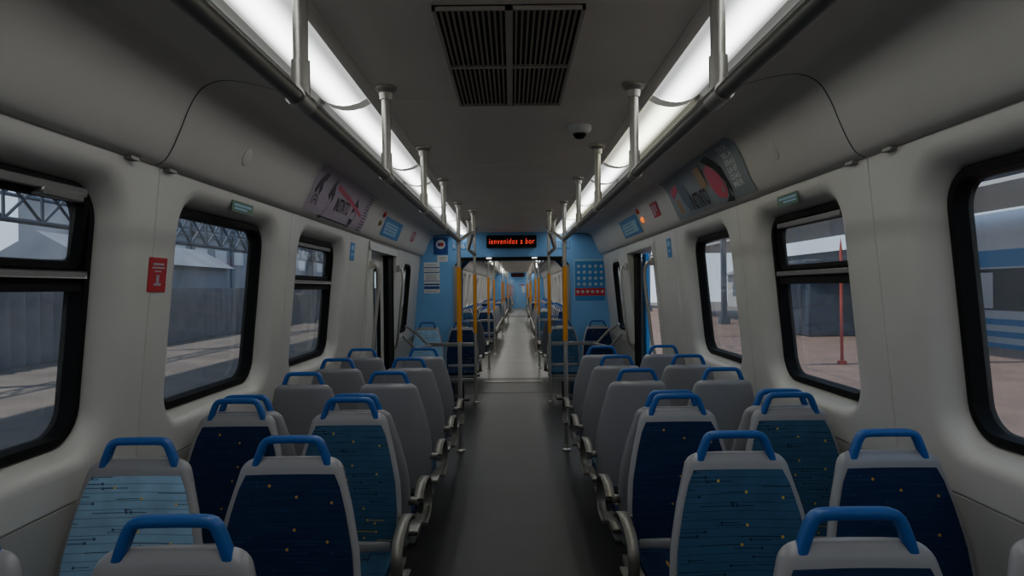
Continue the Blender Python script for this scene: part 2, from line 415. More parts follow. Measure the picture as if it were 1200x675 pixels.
RX = .526; RZ = EYE + .478
def rail(side, segs, hangers, label, loop=None):
    t = empty('ceiling_grab_rail', (0,0,0), 0, label, 'grab rail', 'ceiling grab rails')
    for a, b in segs:
        mb = MB(); mb.tube([(side*RX,a,RZ),(side*RX,b,RZ)], .0205, 12); mb.build('rail', M['railm'], t)
    for y in hangers:
        mb = MB(); mb.tube([(side*RX,y,RZ),(side*RX,y,ZC)], .0195, 12); mb.tube([(side*RX,y,RZ),(side*RX,y,RZ+.10)], .0240, 12)
        mb.tube([(side*RX,y-.05,RZ),(side*RX,y+.05,RZ)], .0255, 12)
        h = mb.build('stanchion', M['chrome'], t)
        mb = MB(); flange(mb, side*RX, y, ZC); mb.build('flange', M['chrome'], h)
    if loop:
        (a, m, b) = loop
        pts = smooth_path([(side*RX,a,RZ),(side*.50,a+.15,RZ+.03),(side*.455,m-.25,RZ+.10),(side*.42,m,RZ+.13),(side*.455,m+.3,RZ+.09),(side*.51,b-.2,RZ+.01),(side*RX,b,RZ)], 5)
        mb = MB(); mb.tube(pts, .0195, 12); mb.build('curved_rail', M['chrome'], t)
        mb = MB(); mb.tube([(side*.42,m,RZ+.13),(side*.42,m,ZC)], .0205, 12); h = mb.build('stanchion', M['chrome'], t)
        mb = MB(); flange(mb, side*.42, m, ZC); mb.build('flange', M['chrome'], h)
    return t

# ------------------------------------------------------------------ seats
ST = EYE - .575     # top of backrest
def hw(z):
    # half-width of the backrest
    pts = [(.36,.215),(.45,.244),(.62,.251),(.75,.240),(.88,.212),(1.0,.178),(1.1,.158)]
    for (a,b),(c,d) in zip(pts, pts[1:]):
        if a <= z <= c: w = b + (d-b)*(z-a)/(c-a); break
    else: w = pts[-1][1]
    r = .045
    if z > ST - r: w = w - r + math.sqrt(max(r*r - (z-(ST-r))**2, 0))
    return w
TILT = math.tan(R(9))
def yc(z): return -(ST - z)*TILT + .03      # centre of the thickness; fabric faces -y, top is at the origin
def back_grid():
    zs = [.38,.42,.5,.58,.66,.74,.82,.88,.93,.965,.985,1.0,1.012,1.022,1.031,1.038,1.043,ST-.0003]
    return [z for z in zs if z < ST]
def seat_meshes():
    out = {}
    n = 28; ls = []
    for z in back_grid():
        w = hw(z); t = .030 if z < ST-.03 else max(.012, .030*math.sqrt(max(0, 1-((z-(ST-.03))/.03)**2)))
        l = []
        for k in range(n):
            a = 2*math.pi*k/n; cx, sy = math.cos(a), math.sin(a)
            px = math.copysign(abs(cx)**.42, cx)*w; py = math.copysign(abs(sy)**.55, sy)*t
            bow = -.35*(px*px) if py < 0 else -.55*(px*px)
            l.append((px, yc(z)+py+bow+.012, z))
        ls.append(l)
    mb = MB(); mb.loops(ls, True, True, True); out['shell'] = mb
    # fabric panel on the front
    mb = MB(); rows = []; nz = 14; zt = ST-.050
    for j in range(nz+1):
        z = .40 + (zt-.40)*j/nz; w = hw(z)-.021
        if z > zt-.012: w -= .008*((z-(zt-.012))/.012)**2
        rows.append([(w*u, yc(z) - .0300 - .35*(w*u)**2 + .012 - .006*(1-u**8)*min(1,(zt-z)/.02+.25), z) for u in [-1,-.94,-.8,-.6,-.4,-.2,0,.2,.4,.6,.8,.94,1]])
    mb.loops(rows, False); 
    out['fabric_panel'] = mb
    # handle: rounded bar bridge on top
    mb = MB(); pts = [(-.124,0,-.02),(-.117,0,.004),(-.102,0,.043),(-.096,0,.055),(-.089,0,.0625),(-.079,0,.0665),(-.06,0,.068),(0,0,.0685)]
    pts = pts + [(-a,b,c) for a,b,c in pts[-2::-1]]
    pth = [Vector((a, .022, ST+c-.004)) for a,b,c in pts]; ls = []
    for i, p in enumerate(pth):
        t = (pth[min(i+1,len(pth)-1)]-pth[max(i-1,0)]).normalized(); nn = Vector((-t.z,0,t.x)); yv = Vector((0,1,0))
        hh = .0125; dd = .016
        ls.append([tuple(p + nn*(math.copysign(abs(math.sin(a))**.4, math.sin(a))*hh) + yv*(math.copysign(abs(math.cos(a))**.4, math.cos(a))*dd)) for a in [2*math.pi*k/12 for k in range(12)]])
    mb.loops(ls, True, True, True); out['handle'] = mb
    # cushion
    yb = yc(.44) - .02
    mb = MB(); ls = []
    prof = [(0,.385),(0,.43),(-.02,.452),(-.10,.448),(-.22,.444),(-.34,.452),(-.41,.455),(-.445,.440),(-.457,.415),(-.445,.39),(-.40,.385)]
    for u in (-1,-.97,-.9,-.6,0,.6,.9,.97,1):
        e = 1 if abs(u) < .95 else (.97 if abs(u) < 1 else .93)
        ls.append([(u*.222, yb + y*e, .42 + (z-.42)*e - (.006 if abs(u) == 0 else 0)) for y, z in prof])
    mb.loops(ls, True, True, True); out['cushion'] = mb
    mb = MB(); mb.box(-.225,.225,yb-.43,yb+.01,.335,.386,b=.012); mb.box(-.205,.205,yb-.022,yb+.02,.440,.490,b=.006); out['seat_pan'] = mb
    mb = MB(); mb.box(-.04,.04,yb-.30,yb-.08,.02,.34,b=.008); mb.box(-.13,.13,yb-.36,yb-.02,0,.025,b=.006); out['pedestal'] = mb
    def arm(s):
        mb = MB(); y = yb
        pts = smooth_path([(0,y+.03,.585),(0,y-.02,.612),(0,y-.10,.630),(0,y-.21,.626),(0,y-.30,.600),(0,y-.345,.552),(0,y-.35,.49),(0,y-.33,.44),(0,y-.27,.415),(0,y-.13,.41)], 4)
        mb.band(pts, .046, .015, lambda a,b,c: (a + s*.288, b, c))
        mb.box(s*.225, s*.275, y-.27, y+.0, .395, .42, b=.005); mb.box(s*.236, s*.28, y+.005, y+.04, .56, .595, b=.005); return mb
    out['arm+'] = arm(1); out['arm-'] = arm(-1)
    return out
SM = seat_meshes()
MESHKIT = {}
def seat_tree(fab, arm):
    """first seat of a kind; arm: 0 none, +1/-1 side of the armrest in seat space (seat faces -y)"""
    save = globals()['CUR']; globals()['CUR'] = Matrix.Identity(4)
    t = empty('passenger_chair')
    def part(key, name, m):
        if (key, m.name) in MESHKIT:
            o = D.objects.new(name, MESHKIT[(key, m.name)]); C.objects.link(o); o.parent = t
        else:
            o = SM[key].build(name, m, t, 50); MESHKIT[(key, m.name)] = o.data
        return o
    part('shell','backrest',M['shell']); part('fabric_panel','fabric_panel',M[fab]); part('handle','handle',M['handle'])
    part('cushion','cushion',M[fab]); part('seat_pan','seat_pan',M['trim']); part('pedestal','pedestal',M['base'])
    if arm: part('arm+' if arm > 0 else 'arm-', 'armrest', M['arm'])
    globals()['CUR'] = save
    return t
SEATS = {}
def put_seat(x, y, toward, fab, label, group):
    side = 1 if x > 0 else -1
    arm = 0
    if abs(x) < 1.0:
        inner = -side                       # world side of the aisle
        arm = inner if toward else -inner   # seat space is turned by half a turn when it faces away
    k = (fab, arm)
    if k not in SEATS: SEATS[k] = seat_tree(fab, arm); t = SEATS[k]
    else: t = copy_tree(SEATS[k])
    t.matrix_world = CUR @ Matrix.Translation((x, y, 0)) @ Matrix.Rotation(0 if toward else math.pi, 4, 'Z')
    tag(t, label, 'seat', group); return t
FAR = {}
def put_far_seat(x, y, toward, fab, label, group):      # too small in the picture for parts: one mesh
    side = 1 if x > 0 else -1; arm = 0
    if abs(x) < 1.0: arm = -side if toward else side
    k = (fab, arm)
    if k not in FAR:
        mb = MB(); ms = []
        for key, m in (('shell','shell'),('fabric_panel',fab),('handle','handle'),('cushion',fab),('seat_pan','trim'),('pedestal','base')) + ((('arm+' if arm>0 else 'arm-','arm'),) if arm else ()):
            if M[m] not in ms: ms.append(M[m])
            mb.mi = ms.index(M[m]); mb.add(SM[key].v, SM[key].f)
        o = mb.build('passenger_chair', ms, None, 50, False); FAR[k] = o
    else: o = FAR[k].copy(); C.objects.link(o)
    o.matrix_world = CUR @ Matrix.Translation((x, y, 0)) @ Matrix.Rotation(0 if toward else math.pi, 4, 'Z')
    tag(o, label, 'seat', group); return o

AX, WX = .760, 1.283
ORD = ['nearest','second','third','fourth','fifth','sixth','seventh','eighth','ninth','tenth','eleventh','twelfth','thirteenth','fourteenth','fifteenth','sixteenth','seventeenth','eighteenth','nineteenth','twentieth']
FN = {'navy': 'navy', 'teal': 'teal', 'pale': 'lit-toned teal'}
# (y, toward, LW, LA, RA, RW)
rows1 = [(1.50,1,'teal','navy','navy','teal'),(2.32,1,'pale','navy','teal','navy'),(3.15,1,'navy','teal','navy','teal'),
         (3.30,0,'teal','navy','navy','teal'),(4.20,0,'navy','teal','teal','navy'),(5.02,0,'teal','navy','navy','teal'),(5.84,0,'navy','teal','teal','navy')]
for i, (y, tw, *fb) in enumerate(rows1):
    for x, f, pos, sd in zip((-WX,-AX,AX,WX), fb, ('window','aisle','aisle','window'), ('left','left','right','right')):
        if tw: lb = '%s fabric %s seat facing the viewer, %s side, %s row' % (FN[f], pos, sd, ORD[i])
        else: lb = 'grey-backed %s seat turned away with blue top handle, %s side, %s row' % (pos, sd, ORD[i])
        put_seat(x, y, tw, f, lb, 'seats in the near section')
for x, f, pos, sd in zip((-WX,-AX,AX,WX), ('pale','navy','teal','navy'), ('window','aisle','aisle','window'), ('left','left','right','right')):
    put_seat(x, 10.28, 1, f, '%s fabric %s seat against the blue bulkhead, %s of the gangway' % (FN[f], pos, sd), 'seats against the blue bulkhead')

# ------------------------------------------------------------------ carriage one
BW = 10.55
shell(-2.6, BW, 'near carriage', None, [-1.4, .1, 1.6, 3.12, 4.75, 5.5, 6.95, 8.4, 9.6])
# seat-area walls
def windows_for(side):
    if side > 0: return [(-1.94,-.82),(-.29,.78),(1.32,2.37),(3.03,3.97),(4.56,5.60)]
    o = 0
    return [(-1.94+o,-.82+o),(-.29+o,.83+o),(1.36+o,2.48+o),(3.01+o,4.13+o),(4.66+o,5.78+o)]
types = {-1: [0,1,2,0,1], 1: [1,0,0,1,0]}      # 0 fixed, 1 split, 2 split with the hopper open
wl = {-1: ['fixed','split','split window with its upper pane tipped open','tall fixed window','split window nearest the door'],
       1: ['','', 'large fixed window at the near end','split window with a thin upper pane','fixed window nearest the open door']}
for s in (-1, 1):
    ws = windows_for(s); cells = []; prev = -2.6
    for k, (a, b) in enumerate(ws):
        nx = (b + ws[k+1][0])/2 if k+1 < len(ws) else b + .265
        cells.append((prev, nx, (a, b, WZ0, WZ1))); prev = nx
    cells.append((prev, 6.78, None))
    cells.append((8.42, 8.95, None)); cells.append((8.95, BW, (9.10, 9.66, 1.03, 1.96, .12)))
    wb = cell_mb(s, cells)
    wb.mi = 0
    wb.add([(s*xw(2.02),6.78,2.02),(s*xw(2.02),8.42,2.02),(s*xw(COVE_Z),8.42,COVE_Z),(s*xw(COVE_Z),6.78,COVE_Z)], [(0,1,2,3)])
    tag(wb.build('wall_' + SIDE[s], [M['wall'], M['lower']]), kind='structure')
    for k, (a, b) in enumerate(ws):
        build_window(wname(), s, a, b, types[s][k] > 0, types[s][k] == 2)
    build_window(wname(), s, 9.10, 9.66, False, z0=1.03, z1=1.96, sh=.082)
    # door portal: jambs, header, leaf
    door_no[0] += 1
    mb = MB()
    for y0, y1 in ((6.76,6.88),(8.34,8.46)):
        mb.loops([[(s*(xw(z)-.008),y0,z),(s*(xw(z)-.015),y0+.02,z),(s*(xw(z)-.015),y1-.02,z),(s*(xw(z)-.008),y1,z),(s*(xw(z)+.16),y1,z),(s*(xw(z)+.16),y0,z)] for z in (0,.6,.9,2.06)], True, True, True)
    mb.box(s*1.405, s*1.60, 6.76, 8.46, 2.02, 2.11, b=.01)
    fr = mb.build('door_%d' % door_no[0], M['doorw']); tag(fr, kind='structure')
    def leaf(y0, y1, name, parent, w0, w1):
        mb = MB(); X = 1.505
        zz0, zz1 = .02, 2.0; a0, a1 = .75, 1.85
        ls = [[(s*X,y,z) for y,z in rr(y0,y1,zz0,zz1,.005,4)], [(s*X,y,z) for y,z in rr(w0,w1,a0,a1,.06,4)], [(s*(X+.04),y,z) for y,z in rr(w0,w1,a0,a1,.06,4)]]
        mb.loops(ls); lf = mb.build(name, M['doorw'], parent)
        mb = MB(); mb.loops([[(s*(X-.004),y,z) for y,z in rr(w0-.02,w1+.02,a0-.02,a1+.02,.07,4)], [(s*(X-.004),y,z) for y,z in rr(w0+.03,w1-.03,a0+.03,a1-.03,.04,4)], [(s*(X+.03),y,z) for y,z in rr(w0+.03,w1-.03,a0+.03,a1-.03,.04,4)]])
        mb.build('window_seal', M['black'], lf)
        mb = MB(); mb.loops([[(s*(X+.025),y,z) for y,z in rr(w0,w1,a0,a1,.06,4)]], cap0=True); mb.build('pane', M['glass'], lf)
        return lf
    if s < 0:
        leaf(6.90, 7.98, 'door_leaf', fr, 7.42, 7.76)
        mb = MB(); mb.box(s*1.455, s*1.56, 7.99, 8.33, 0, 2.01, b=.01); mb.build('rubber_edge', M['black'], fr)
    else:
        mb = MB()
        for k in range(3): mb.box(s*(1.485), s*(1.53), 8.09+.085*k, 8.145+.085*k, 0, 2.01, b=.006)
        mb.build('rubber_edge', M['black'], fr)
        mb = MB(); mb.box(s*1.60, s*1.645, 8.18, 8.40, .02, 2.02, b=.008); mb.build('open_door_leaf', M['skyblue'], fr)
    # tall bent grab handles at the door
    for y, nm in ((6.83,'nearer'),(8.40,'farther')):
        t = empty('grab_handrail', (0,0,0), 0, 'tall bent chrome grab handle on the %s jamb of the %s door' % (nm, SIDE[s]), 'grab handle', 'door grab handles')
        sg = 1 if y < 7.5 else -1
        X = lambda z: xw(z) - .05
        pts = smooth_path([(s*(X(1.87)+.02),y,1.87),(s*(X(1.85)-.03),y,1.855),(s*(X(1.76)-.06),y+.02*sg,1.76),(s*(X(1.6)-.065),y+.03*sg,1.6),(s*(X(1.2)-.06),y+.03*sg,1.2),(s*(X(1.0)-.055),y+.02*sg,1.0),(s*(X(.9)-.03),y,.905),(s*(X(.88)+.02),y,.88)], 5)
        mb = MB(); mb.tube(pts, .0165, 12); mb.build('tube', M['chrome'], t)
        mb = MB()
        for z in (1.87,.88): mb.box(s*(X(z)-.004), s*(X(z)+.03), y-.03, y+.03, z-.04, z+.04, b=.004)
        mb.build('bracket', M['chrome'], t)
# end wall behind the camera
mb = MB(); mb.box(-1.6,1.6,-2.64,-2.6,0,2.7); tag(mb.build('wall_back', M['wall']), kind='structure')

# blue bulkhead with the gangway opening
def bulkhead(y, name, blue, oh=.88, top=2.10, face=-1):
    mb = MB()
    out = [(-1.56,0),(-1.56,2.6),(1.56,2.6),(1.56,0)]
    hole = [(-oh,0),(-oh,top-.14),(-oh+.13,top),(oh-.13,top),(oh,top-.14),(oh,0)]
    V = [(-1.56,y,0),(-oh,y,0),(-oh,y,top-.14),(-oh+.13,y,top),(oh-.13,y,top),(oh,y,top-.14),(oh,y,0),(1.56,y,0),(1.56,y,2.6),(oh-.13,y,2.6),(-oh+.13,y,2.6),(-1.56,y,2.6)]
    F = [(0,1,2,11),(2,3,10,11),(3,4,9,10),(4,5,8,9),(5,6,7,8)]
    mb.add(V, F); mb.add([(a,b+.08,c) for a,b,c in V], F)
    n = [1,2,3,4,5,6]; mb.add([V[i] for i in n] + [(V[i][0],V[i][1]+.08,V[i][2]) for i in n], [(i,i+1,i+7,i+6) for i in range(5)])
    return tag(mb.build(name, blue), kind='structure')
bulkhead(BW, 'wall_front', M['blue'])
mb = MB()
def portal(mb, y0, y1, oh, top, th):
    a = [(-oh,0),(-oh,top-.14),(-oh+.13,top),(oh-.13,top),(oh,top-.14),(oh,0)]
    b = [(-oh-th,0),(-oh-th,top-.12),(-oh+.11-th*.4,top+th),(oh-.11+th*.4,top+th),(oh+th,top-.12),(oh+th,0)]
    vs = [(x,y0,z) for x,z in a]+[(x,y0,z) for x,z in b]+[(x,y1,z) for x,z in a]+[(x,y1,z) for x,z in b]
    fs = []
    for i in range(5): fs += [(i,i+1,7+i,6+i),(i,i+1,13+i,12+i),(6+i,7+i,19+i,18+i),(12+i,13+i,19+i,18+i)]
    mb.add(vs, fs)
# rubber-edged head and pale posts of the opening
mb = MB(); mb.box(-.80,.80,BW-.03,BW+.06,2.055,2.10,b=.006)
for s in (-1,1):
    mb.add([(s*.80,BW-.03,2.10),(s*.80,BW-.03,2.04),(s*.85,BW-.03,1.97),(s*.885,BW-.03,1.97),(s*.80,BW+.06,2.10),(s*.80,BW+.06,2.04),(s*.85,BW+.06,1.97),(s*.885,BW+.06,1.97)], [(0,1,2,3),(4,5,6,7),(0,1,5,4),(1,2,6,5),(2,3,7,6),(0,3,7,4)])
tag(mb.build(tname(), M['black']), kind='structure')
mb = MB()
for s in (-1,1): mb.box(s*.86,s*.90,BW-.025,BW+.08,0,1.98,b=.006)
tag(mb.build(tname(), M['alu']), kind='structure')
# gangway tunnel with folded bellows
mb = MB(); prof = [(-.92,0),(-.92,1.98),(-.80,2.14),(.80,2.14),(.92,1.98),(.92,0)]; ls = []
nf = 22
for k in range(nf+1):
    y = BW+.09 + 1.45*k/nf; e = .035 if k % 2 else 0
    ls.append([((abs(x)+e)*(1 if x>0 else -1), y, z+(e if z>1 else 0)) for x, z in prof])
mb.loops(ls, False); tag(mb.build('wall_gangway', M['bellows']), kind='structure')
mb = MB(); mb.box(-.93,.93,BW,BW+1.72,-.05,.004); tag(mb.build('floor', M['floor']), 'grey gangway floor between the carriages', kind='structure')
mb = MB(); mb.box(-.5,.5,BW+1.10,BW+1.38,.004,.012,b=.003)
tag(mb.build('threshold_plate', M['thresh']), 'ribbed metal threshold plate across the gangway floor', 'threshold plate')
# LED sign
t = empty('display_sign', (0,BW-.001,EYE+.715), 0, 'black electronic display with red scrolling letters above the near gangway opening', 'display sign')
mb = MB(); mb.box(-.385,.385,-.07,0,-.095,.095,b=.01); mb.build('housing', M['black'], t)
mb = MB(); vs, fs = text_geo('ienvenidos a bor', .125, False, .12, space=1.18); w = max(v[0] for v in vs)-min(v[0] for v in vs)
mb.add(vs, fs, lambda a,b,c: (a*.70/w, -.0725, b)); mb.build('lettering', M['led'], t)
# downlights under the header
for s in (-1,1):
    t = empty('downlight', (s*.35,BW-.05,2.09), 0, 'small round downlight on the header beam, %s of centre' % SIDE[s], 'downlight', 'header downlights')
    mb = MB(); mb.box(-.04,.04,-.03,.02,-.018,.0,b=.006); mb.build('lens', M['spot'], t)

# signs on the bulkhead
def flat_sign(name, x0, x1, z0, z1, label, cat, bg, y=BW, group=None):
    t = empty(name, ((x0+x1)/2, y, (z0+z1)/2), 0, label, cat, group)
    w, h = (x1-x0)/2, (z1-z0)/2
    mb = MB(); mb.box(-w,w,-.006,.0,-h,h,b=.001); mb.build('backing', bg, t)
    return t, w, h
def disc(mb, x, z, r, y, n=18, tf=None): mb.add([(x+r*math.cos(2*math.pi*k/n), y, z+r*math.sin(2*math.pi*k/n)) for k in range(n)], [list(range(n))], tf)
def quad(mb, x0, x1, z0, z1, y): mb.add([(x0,y,z0),(x1,y,z0),(x1,y,z1),(x0,y,z1)], [(0,1,2,3)])
K = BW/800
def bx(px): return (px-600)*K
def bz(py): return EYE + (337-py)*K
t, w, h = flat_sign('logo_sign', bx(508.5), bx(525.5), bz(297), bz(277.5), 'dark blue square sign with a white disc emblem on the bulkhead', 'sign', M['dblue'])
mb = MB(); disc(mb,0,.03,.072,-.007); mb.build('emblem_disc', M['white'], t)
mb = MB(); quad(mb,-.045,.0,.0,.055,-.008); mb.build('emblem_blue', M['dblue'], t)
mb = MB(); quad(mb,.0,.045,.0,.055,-.008); quad(mb,-.02,.02,.012,.04,-.0085); mb.build('emblem_red', M['red'], t)
t, w, h = flat_sign('paper_note', bx(513), bx(525), bz(305.5), bz(298), 'small white note under the dark blue emblem sign', 'notice', M['white'])
mb = MB(); quad(mb,-.05,.05,.012,.02,-.007); quad(mb,-.04,.03,-.015,-.01,-.007); mb.build('print', M['ink'], t)
t, w, h = flat_sign('wall_notice', bx(497), bx(515.5), bz(342), bz(306), 'tall white and blue notice sheet on the left bulkhead', 'notice', M['white'])
mb = MB()
for z0, z1 in ((.15,.165),(.075,.09),(-.055,-.045),(-.115,-.09),(-.175,-.13)): quad(mb,-w*.97,w*.97,z0,z1,-.007)
mb.build('blue_bands', M['dblue'], t)
mb = MB()
for z in (.20,.12,.05,.03,.01,-.01,-.03,-.21): quad(mb,-w*.8,w*.6,z-.003,z+.003,-.0075)
mb.build('print', M['slate'], t)
for s, a, b in ((-1, 531, 549), (1, 651, 668)):
    t, w, h = flat_sign('car_number_sign', bx(a), bx(b), bz(292), bz(283), 'blue car number plate with white letters, %s of the display' % SIDE[s], 'sign', M['sblue'], group='car number plates')
    mb = MB(); vs, fs = text_geo('R1361', .12); ww = max(v[0] for v in vs)-min(v[0] for v in vs)
    mb.add(vs, fs, lambda x,y,z: (x*(2*w*.9)/ww, -.0075, y)); mb.build('lettering', M['white'], t)
t, w, h = flat_sign('rules_poster', bx(673), bx(710), bz(354), bz(304), 'blue rules poster with rows of white round pictograms and red band', 'poster', M['lblue'])
mb = MB(); quad(mb,-w*.95,w*.95,-h*.97,h*.9,-.007); mb.build('blue_field', M['sblue'], t)
mb = MB(); quad(mb,-w*.95,w*.95,-h*.72,-h*.36,-.008); mb.build('red_band', M['red'], t)
mb = MB()
for r_ in range(4):
    for c_ in range(5): disc(mb, w*(-.72+.36*c_), h*(.66-.28*r_), .022, -.0085, 12)
for c_ in range(6): disc(mb, w*(-.78+.31*c_), -h*.53, .022, -.009, 12)
mb.build('pictograms', M['white'], t)
mb = MB()
for r_ in range(4):
    for c_ in range(5):
        x, z = w*(-.72+.36*c_), h*(.66-.28*r_); k = (r_*5+c_) % 3
        quad(mb, x-.010, x+.010, z-.012+.004*k, z+.004+.003*k, -.0095)
for c_ in range(6): quad(mb, w*(-.78+.31*c_)-.009, w*(-.78+.31*c_)+.009, -h*.53-.01, -h*.53+.008, -.0095)
mb.build('pictogram_drawings', M['slate'], t)

# ------------------------------------------------------------------ poles, rails, barriers
for s in (-1,1):
    n = SIDE[s]
    rail(s, [(-2.5,6.79),(8.4,9.67)], [-.7,.48,1.72,2.90,4.13,5.32,8.4], 'long chrome grab rail hung under the ceiling, %s of the aisle' % n, (6.79,7.5,8.4))
    pole(s, RX, 6.79, 'chrome pole with yellow sleeve at the end of the near seats, %s of the aisle' % n, (1.09,1.83), .475)
    pole(s, RX, 9.67, 'chrome pole with yellow sleeve by the bulkhead seats, %s of the aisle' % n, (.98,1.82))
    t = empty('seat_barrier', (0,9.67,0), 0, 'steel barrier of two bars before the bulkhead seats, %s of the aisle' % n, 'barrier', 'seat barriers')
    mb = MB(); mb.box(s*.552,s*1.22,-.012,.012,.80,.855,b=.004); mb.build('upper_bar', M['alu'], t)
    mb = MB(); mb.box(s*.552,s*1.50,-.012,.012,.29,.345,b=.004); mb.build('lower_bar', M['alu'], t)
    mb = MB(); mb.tube([(s*1.20,0,.83),(s*1.34,-.1,1.0),(s*1.47,-.25,1.11)], .017, 10); mb.tube([(s*1.16,0,.82),(s*1.33,-.32,.80),(s*1.48,-.45,.98)], .017, 10)
    mb.build('wall_stay', M['chrome'], t)
# armrest rail of last seat to the pole
# ceiling grille
t = empty('air_grille', (0,2.62,ZC), 0, 'dark slatted air grille in the ceiling', 'air grille')
mb = MB(); mb.box(-.234,.234,-.55,.55,-.004,.0); mb.build('recess', M['dark'], t)
mb = MB()
for a,b,c,d in ((-.234,-.224,-.55,.55),(.224,.234,-.55,.55),(-.234,.234,-.55,-.542),(-.234,.234,.542,.55),(-.012,.012,-.55,.55),(-.234,.234,-.006,.006)):
    mb.box(a,b,c,d,-.016,-.002)
mb.build('frame', M['grillef'], t)
mb = MB()
for h0 in (-.214,.020):
    for k in range(11):
        x = h0 + .0185*k; mb.box(x,x+.007,-.54,.54,-.012,-.004)
mb.build('slats', M['grille'], t)
# security camera
t = empty('dome_camera', (.37,3.64,ZC), 0, 'small white dome camera on the ceiling', 'security camera')
mb = MB(); mb.lathe([(.062,0),(.062,-.018),(.054,-.034),(.040,-.042),(.001,-.042)], 20); mb.build('housing', M['white'], t)
mb = MB(); mb.lathe([(.036,-.038),(.034,-.052),(.022,-.066),(.001,-.070)], 18); mb.build('dome', M['black'], t)

# ------------------------------------------------------------------ things on the cove
def cove_map(side, off):
    # u along the reading direction (m), v up (m); returns mapping to the world
    def f(u, v, yA, sTop):
        p = cove_pt(sTop - v, off); y = yA + (u if side < 0 else -u)
        return (side*p.x, y, p.z)
    return f
def cove_patch(mb, side, yA, u0, u1, s0, s1, off, nu=1, ns=10):
    f = cove_map(side, off); rows = []
    for j in range(ns+1):
        s = s0 + (s1-s0)*j/ns
        rows.append([f(u0+(u1-u0)*i/nu, 0, yA, s) for i in range(nu+1)])
    mb.loops(rows, False)
def cove_shape(mb, side, yA, sA, poly, off):
    f = cove_map(side, off); mb.add([f(u, -v, yA, sA) for u, v in poly], [list(range(len(poly)))])
def cove_text(mb, side, yA, sA, txt, cu, cv, wid, hei, off, rot=0):
    vs, fs = text_geo(txt, 1.0, True); w = max(v[0] for v in vs)-min(v[0] for v in vs); hh = max(v[1] for v in vs)-min(v[1] for v in vs)
    f = cove_map(side, off); out = []
    for a, b, c in vs:
        x, y = a/w*wid, b/hh*hei
        if rot: x, y = -y, x
        out.append(f(cu+x, -(cv-y), yA, sA))
    mb.add(out, fs)
def sl(slope): return ARC[cove_at(slope)]
def blob(cu, cv, pts): return [(cu+a, cv+b) for a, b in pts]
# left advert: u runs from near to far
sT, sB = sl(.70), sl(.39); HH = sB - sT
tl = empty('advert_panel', (0,0,0), 0, 'lavender advert panel with black figures, on the left cove', 'advert', 'cove adverts')
mb = MB(); cove_patch(mb, -1, 4.42, 0, 1.72, sT, sB, .004, 1, 12); mb.build('sheet', M['lav'], tl)
mb = MB()
cove_shape(mb,-1,4.42,sT,blob(.16,.10,[(-.09,.10),(-.05,.02),(0,-.04),(.07,-.05),(.08,.0),(.04,.03),(.06,.08),(.02,.12),(-.02,.06),(-.05,.12)]),.006)
for r0 in (.04,.07):
    ring = [(r0*math.cos(R(a)), -r0*math.sin(R(a))) for a in range(0,181,20)]; ri = [((r0-.012)*math.cos(R(a)), -(r0-.012)*math.sin(R(a))) for a in range(180,-1,-20)]
    cove_shape(mb,-1,4.42,sT,blob(.14,.29,ring+ri),.006)
mb.build('arrow_figure', M['pdark'], tl); mb = MB()
cove_shape(mb,-1,4.42,sT,blob(.46,.14,[(-.07,.05),(-.03,-.03),(0,-.10),(.03,-.03),(.08,.03),(.06,.07),(.02,.16),(-.02,.22),(-.08,.23),(-.03,.16),(-.02,.08)]),.006)
mb.build('jumping_figure', M['pdark'], tl); mb = MB()
cove_shape(mb,-1,4.42,sT,blob(1.22,.22,[(-.08,-.02),(-.03,-.10),(0,-.12),(.02,-.08),(.07,-.06),(.08,.02),(.05,.10),(0,.15),(-.06,.10)]),.006)
mb.build('hand_figure', M['pdark'], tl)
mb = MB(); cove_shape(mb,-1,4.42,sT,[(.55,.08),(1.10,.15),(1.48,.22),(1.48,.245),(1.0,.17),(.55,.12)],.0065); mb.build('pink_streak', M['pink'], tl)
mb = MB(); cove_text(mb,-1,4.42,sT,'INSTINTO',.84,.23,.40,.105,.007)
for k in range(12): cove_text(mb,-1,4.42,sT,random.choice(['asdla','lensa','anoil','eriso']),1.59,.05+.027*k,.14,.016,.007)
cove_patch(mb,-1,4.42,.35,1.25,sT+.345,sT+.352,.006,1,1)
mb.build('lettering', M['ink'], tl)
# right advert: u runs from far to near
tr = empty('advert_panel', (0,0,0), 0, 'grey advert panel with pink and black shape, on the right cove', 'advert', 'cove adverts')
YR = 5.48
mb = MB(); cove_patch(mb, 1, YR, 0, 1.72, sT, sB, .004, 1, 12); mb.build('sheet', M['pgrey'], tr)
mb = MB(); cove_shape(mb,1,YR,sT,blob(.20,.13,[(-.10,-.02),(.10,-.05),(.12,0),(-.02,.03),(-.10,.05)]),.006); mb.build('pink_bar', M['pink'], tr); mb = MB()
cove_shape(mb,1,YR,sT,blob(1.18,.22,[(-.14,-.12),(-.02,-.14),(.10,-.04),(.14,.06),(.06,.11),(-.06,.08),(-.13,0)]),.0065); mb.build('pink_shape', M['pink'], tr)
mb = MB(); cove_shape(mb,1,YR,sT,blob(1.20,.20,[(-.10,-.16),(.02,-.17),(.16,-.06),(.20,.08),(.14,.16),(.0,.15),(.10,.12),(.14,.04),(.06,-.06),(-.08,-.13)]),.007); mb.build('dark_shape', M['ink'], tr)
mb = MB(); cove_shape(mb,1,YR,sT,blob(.42,.20,[(-.12,-.10),(.04,-.10),(.12,.0),(.12,.10),(0,.12),(-.08,.04)]),.006); mb.build('slate_shape', M['slate'], tr)
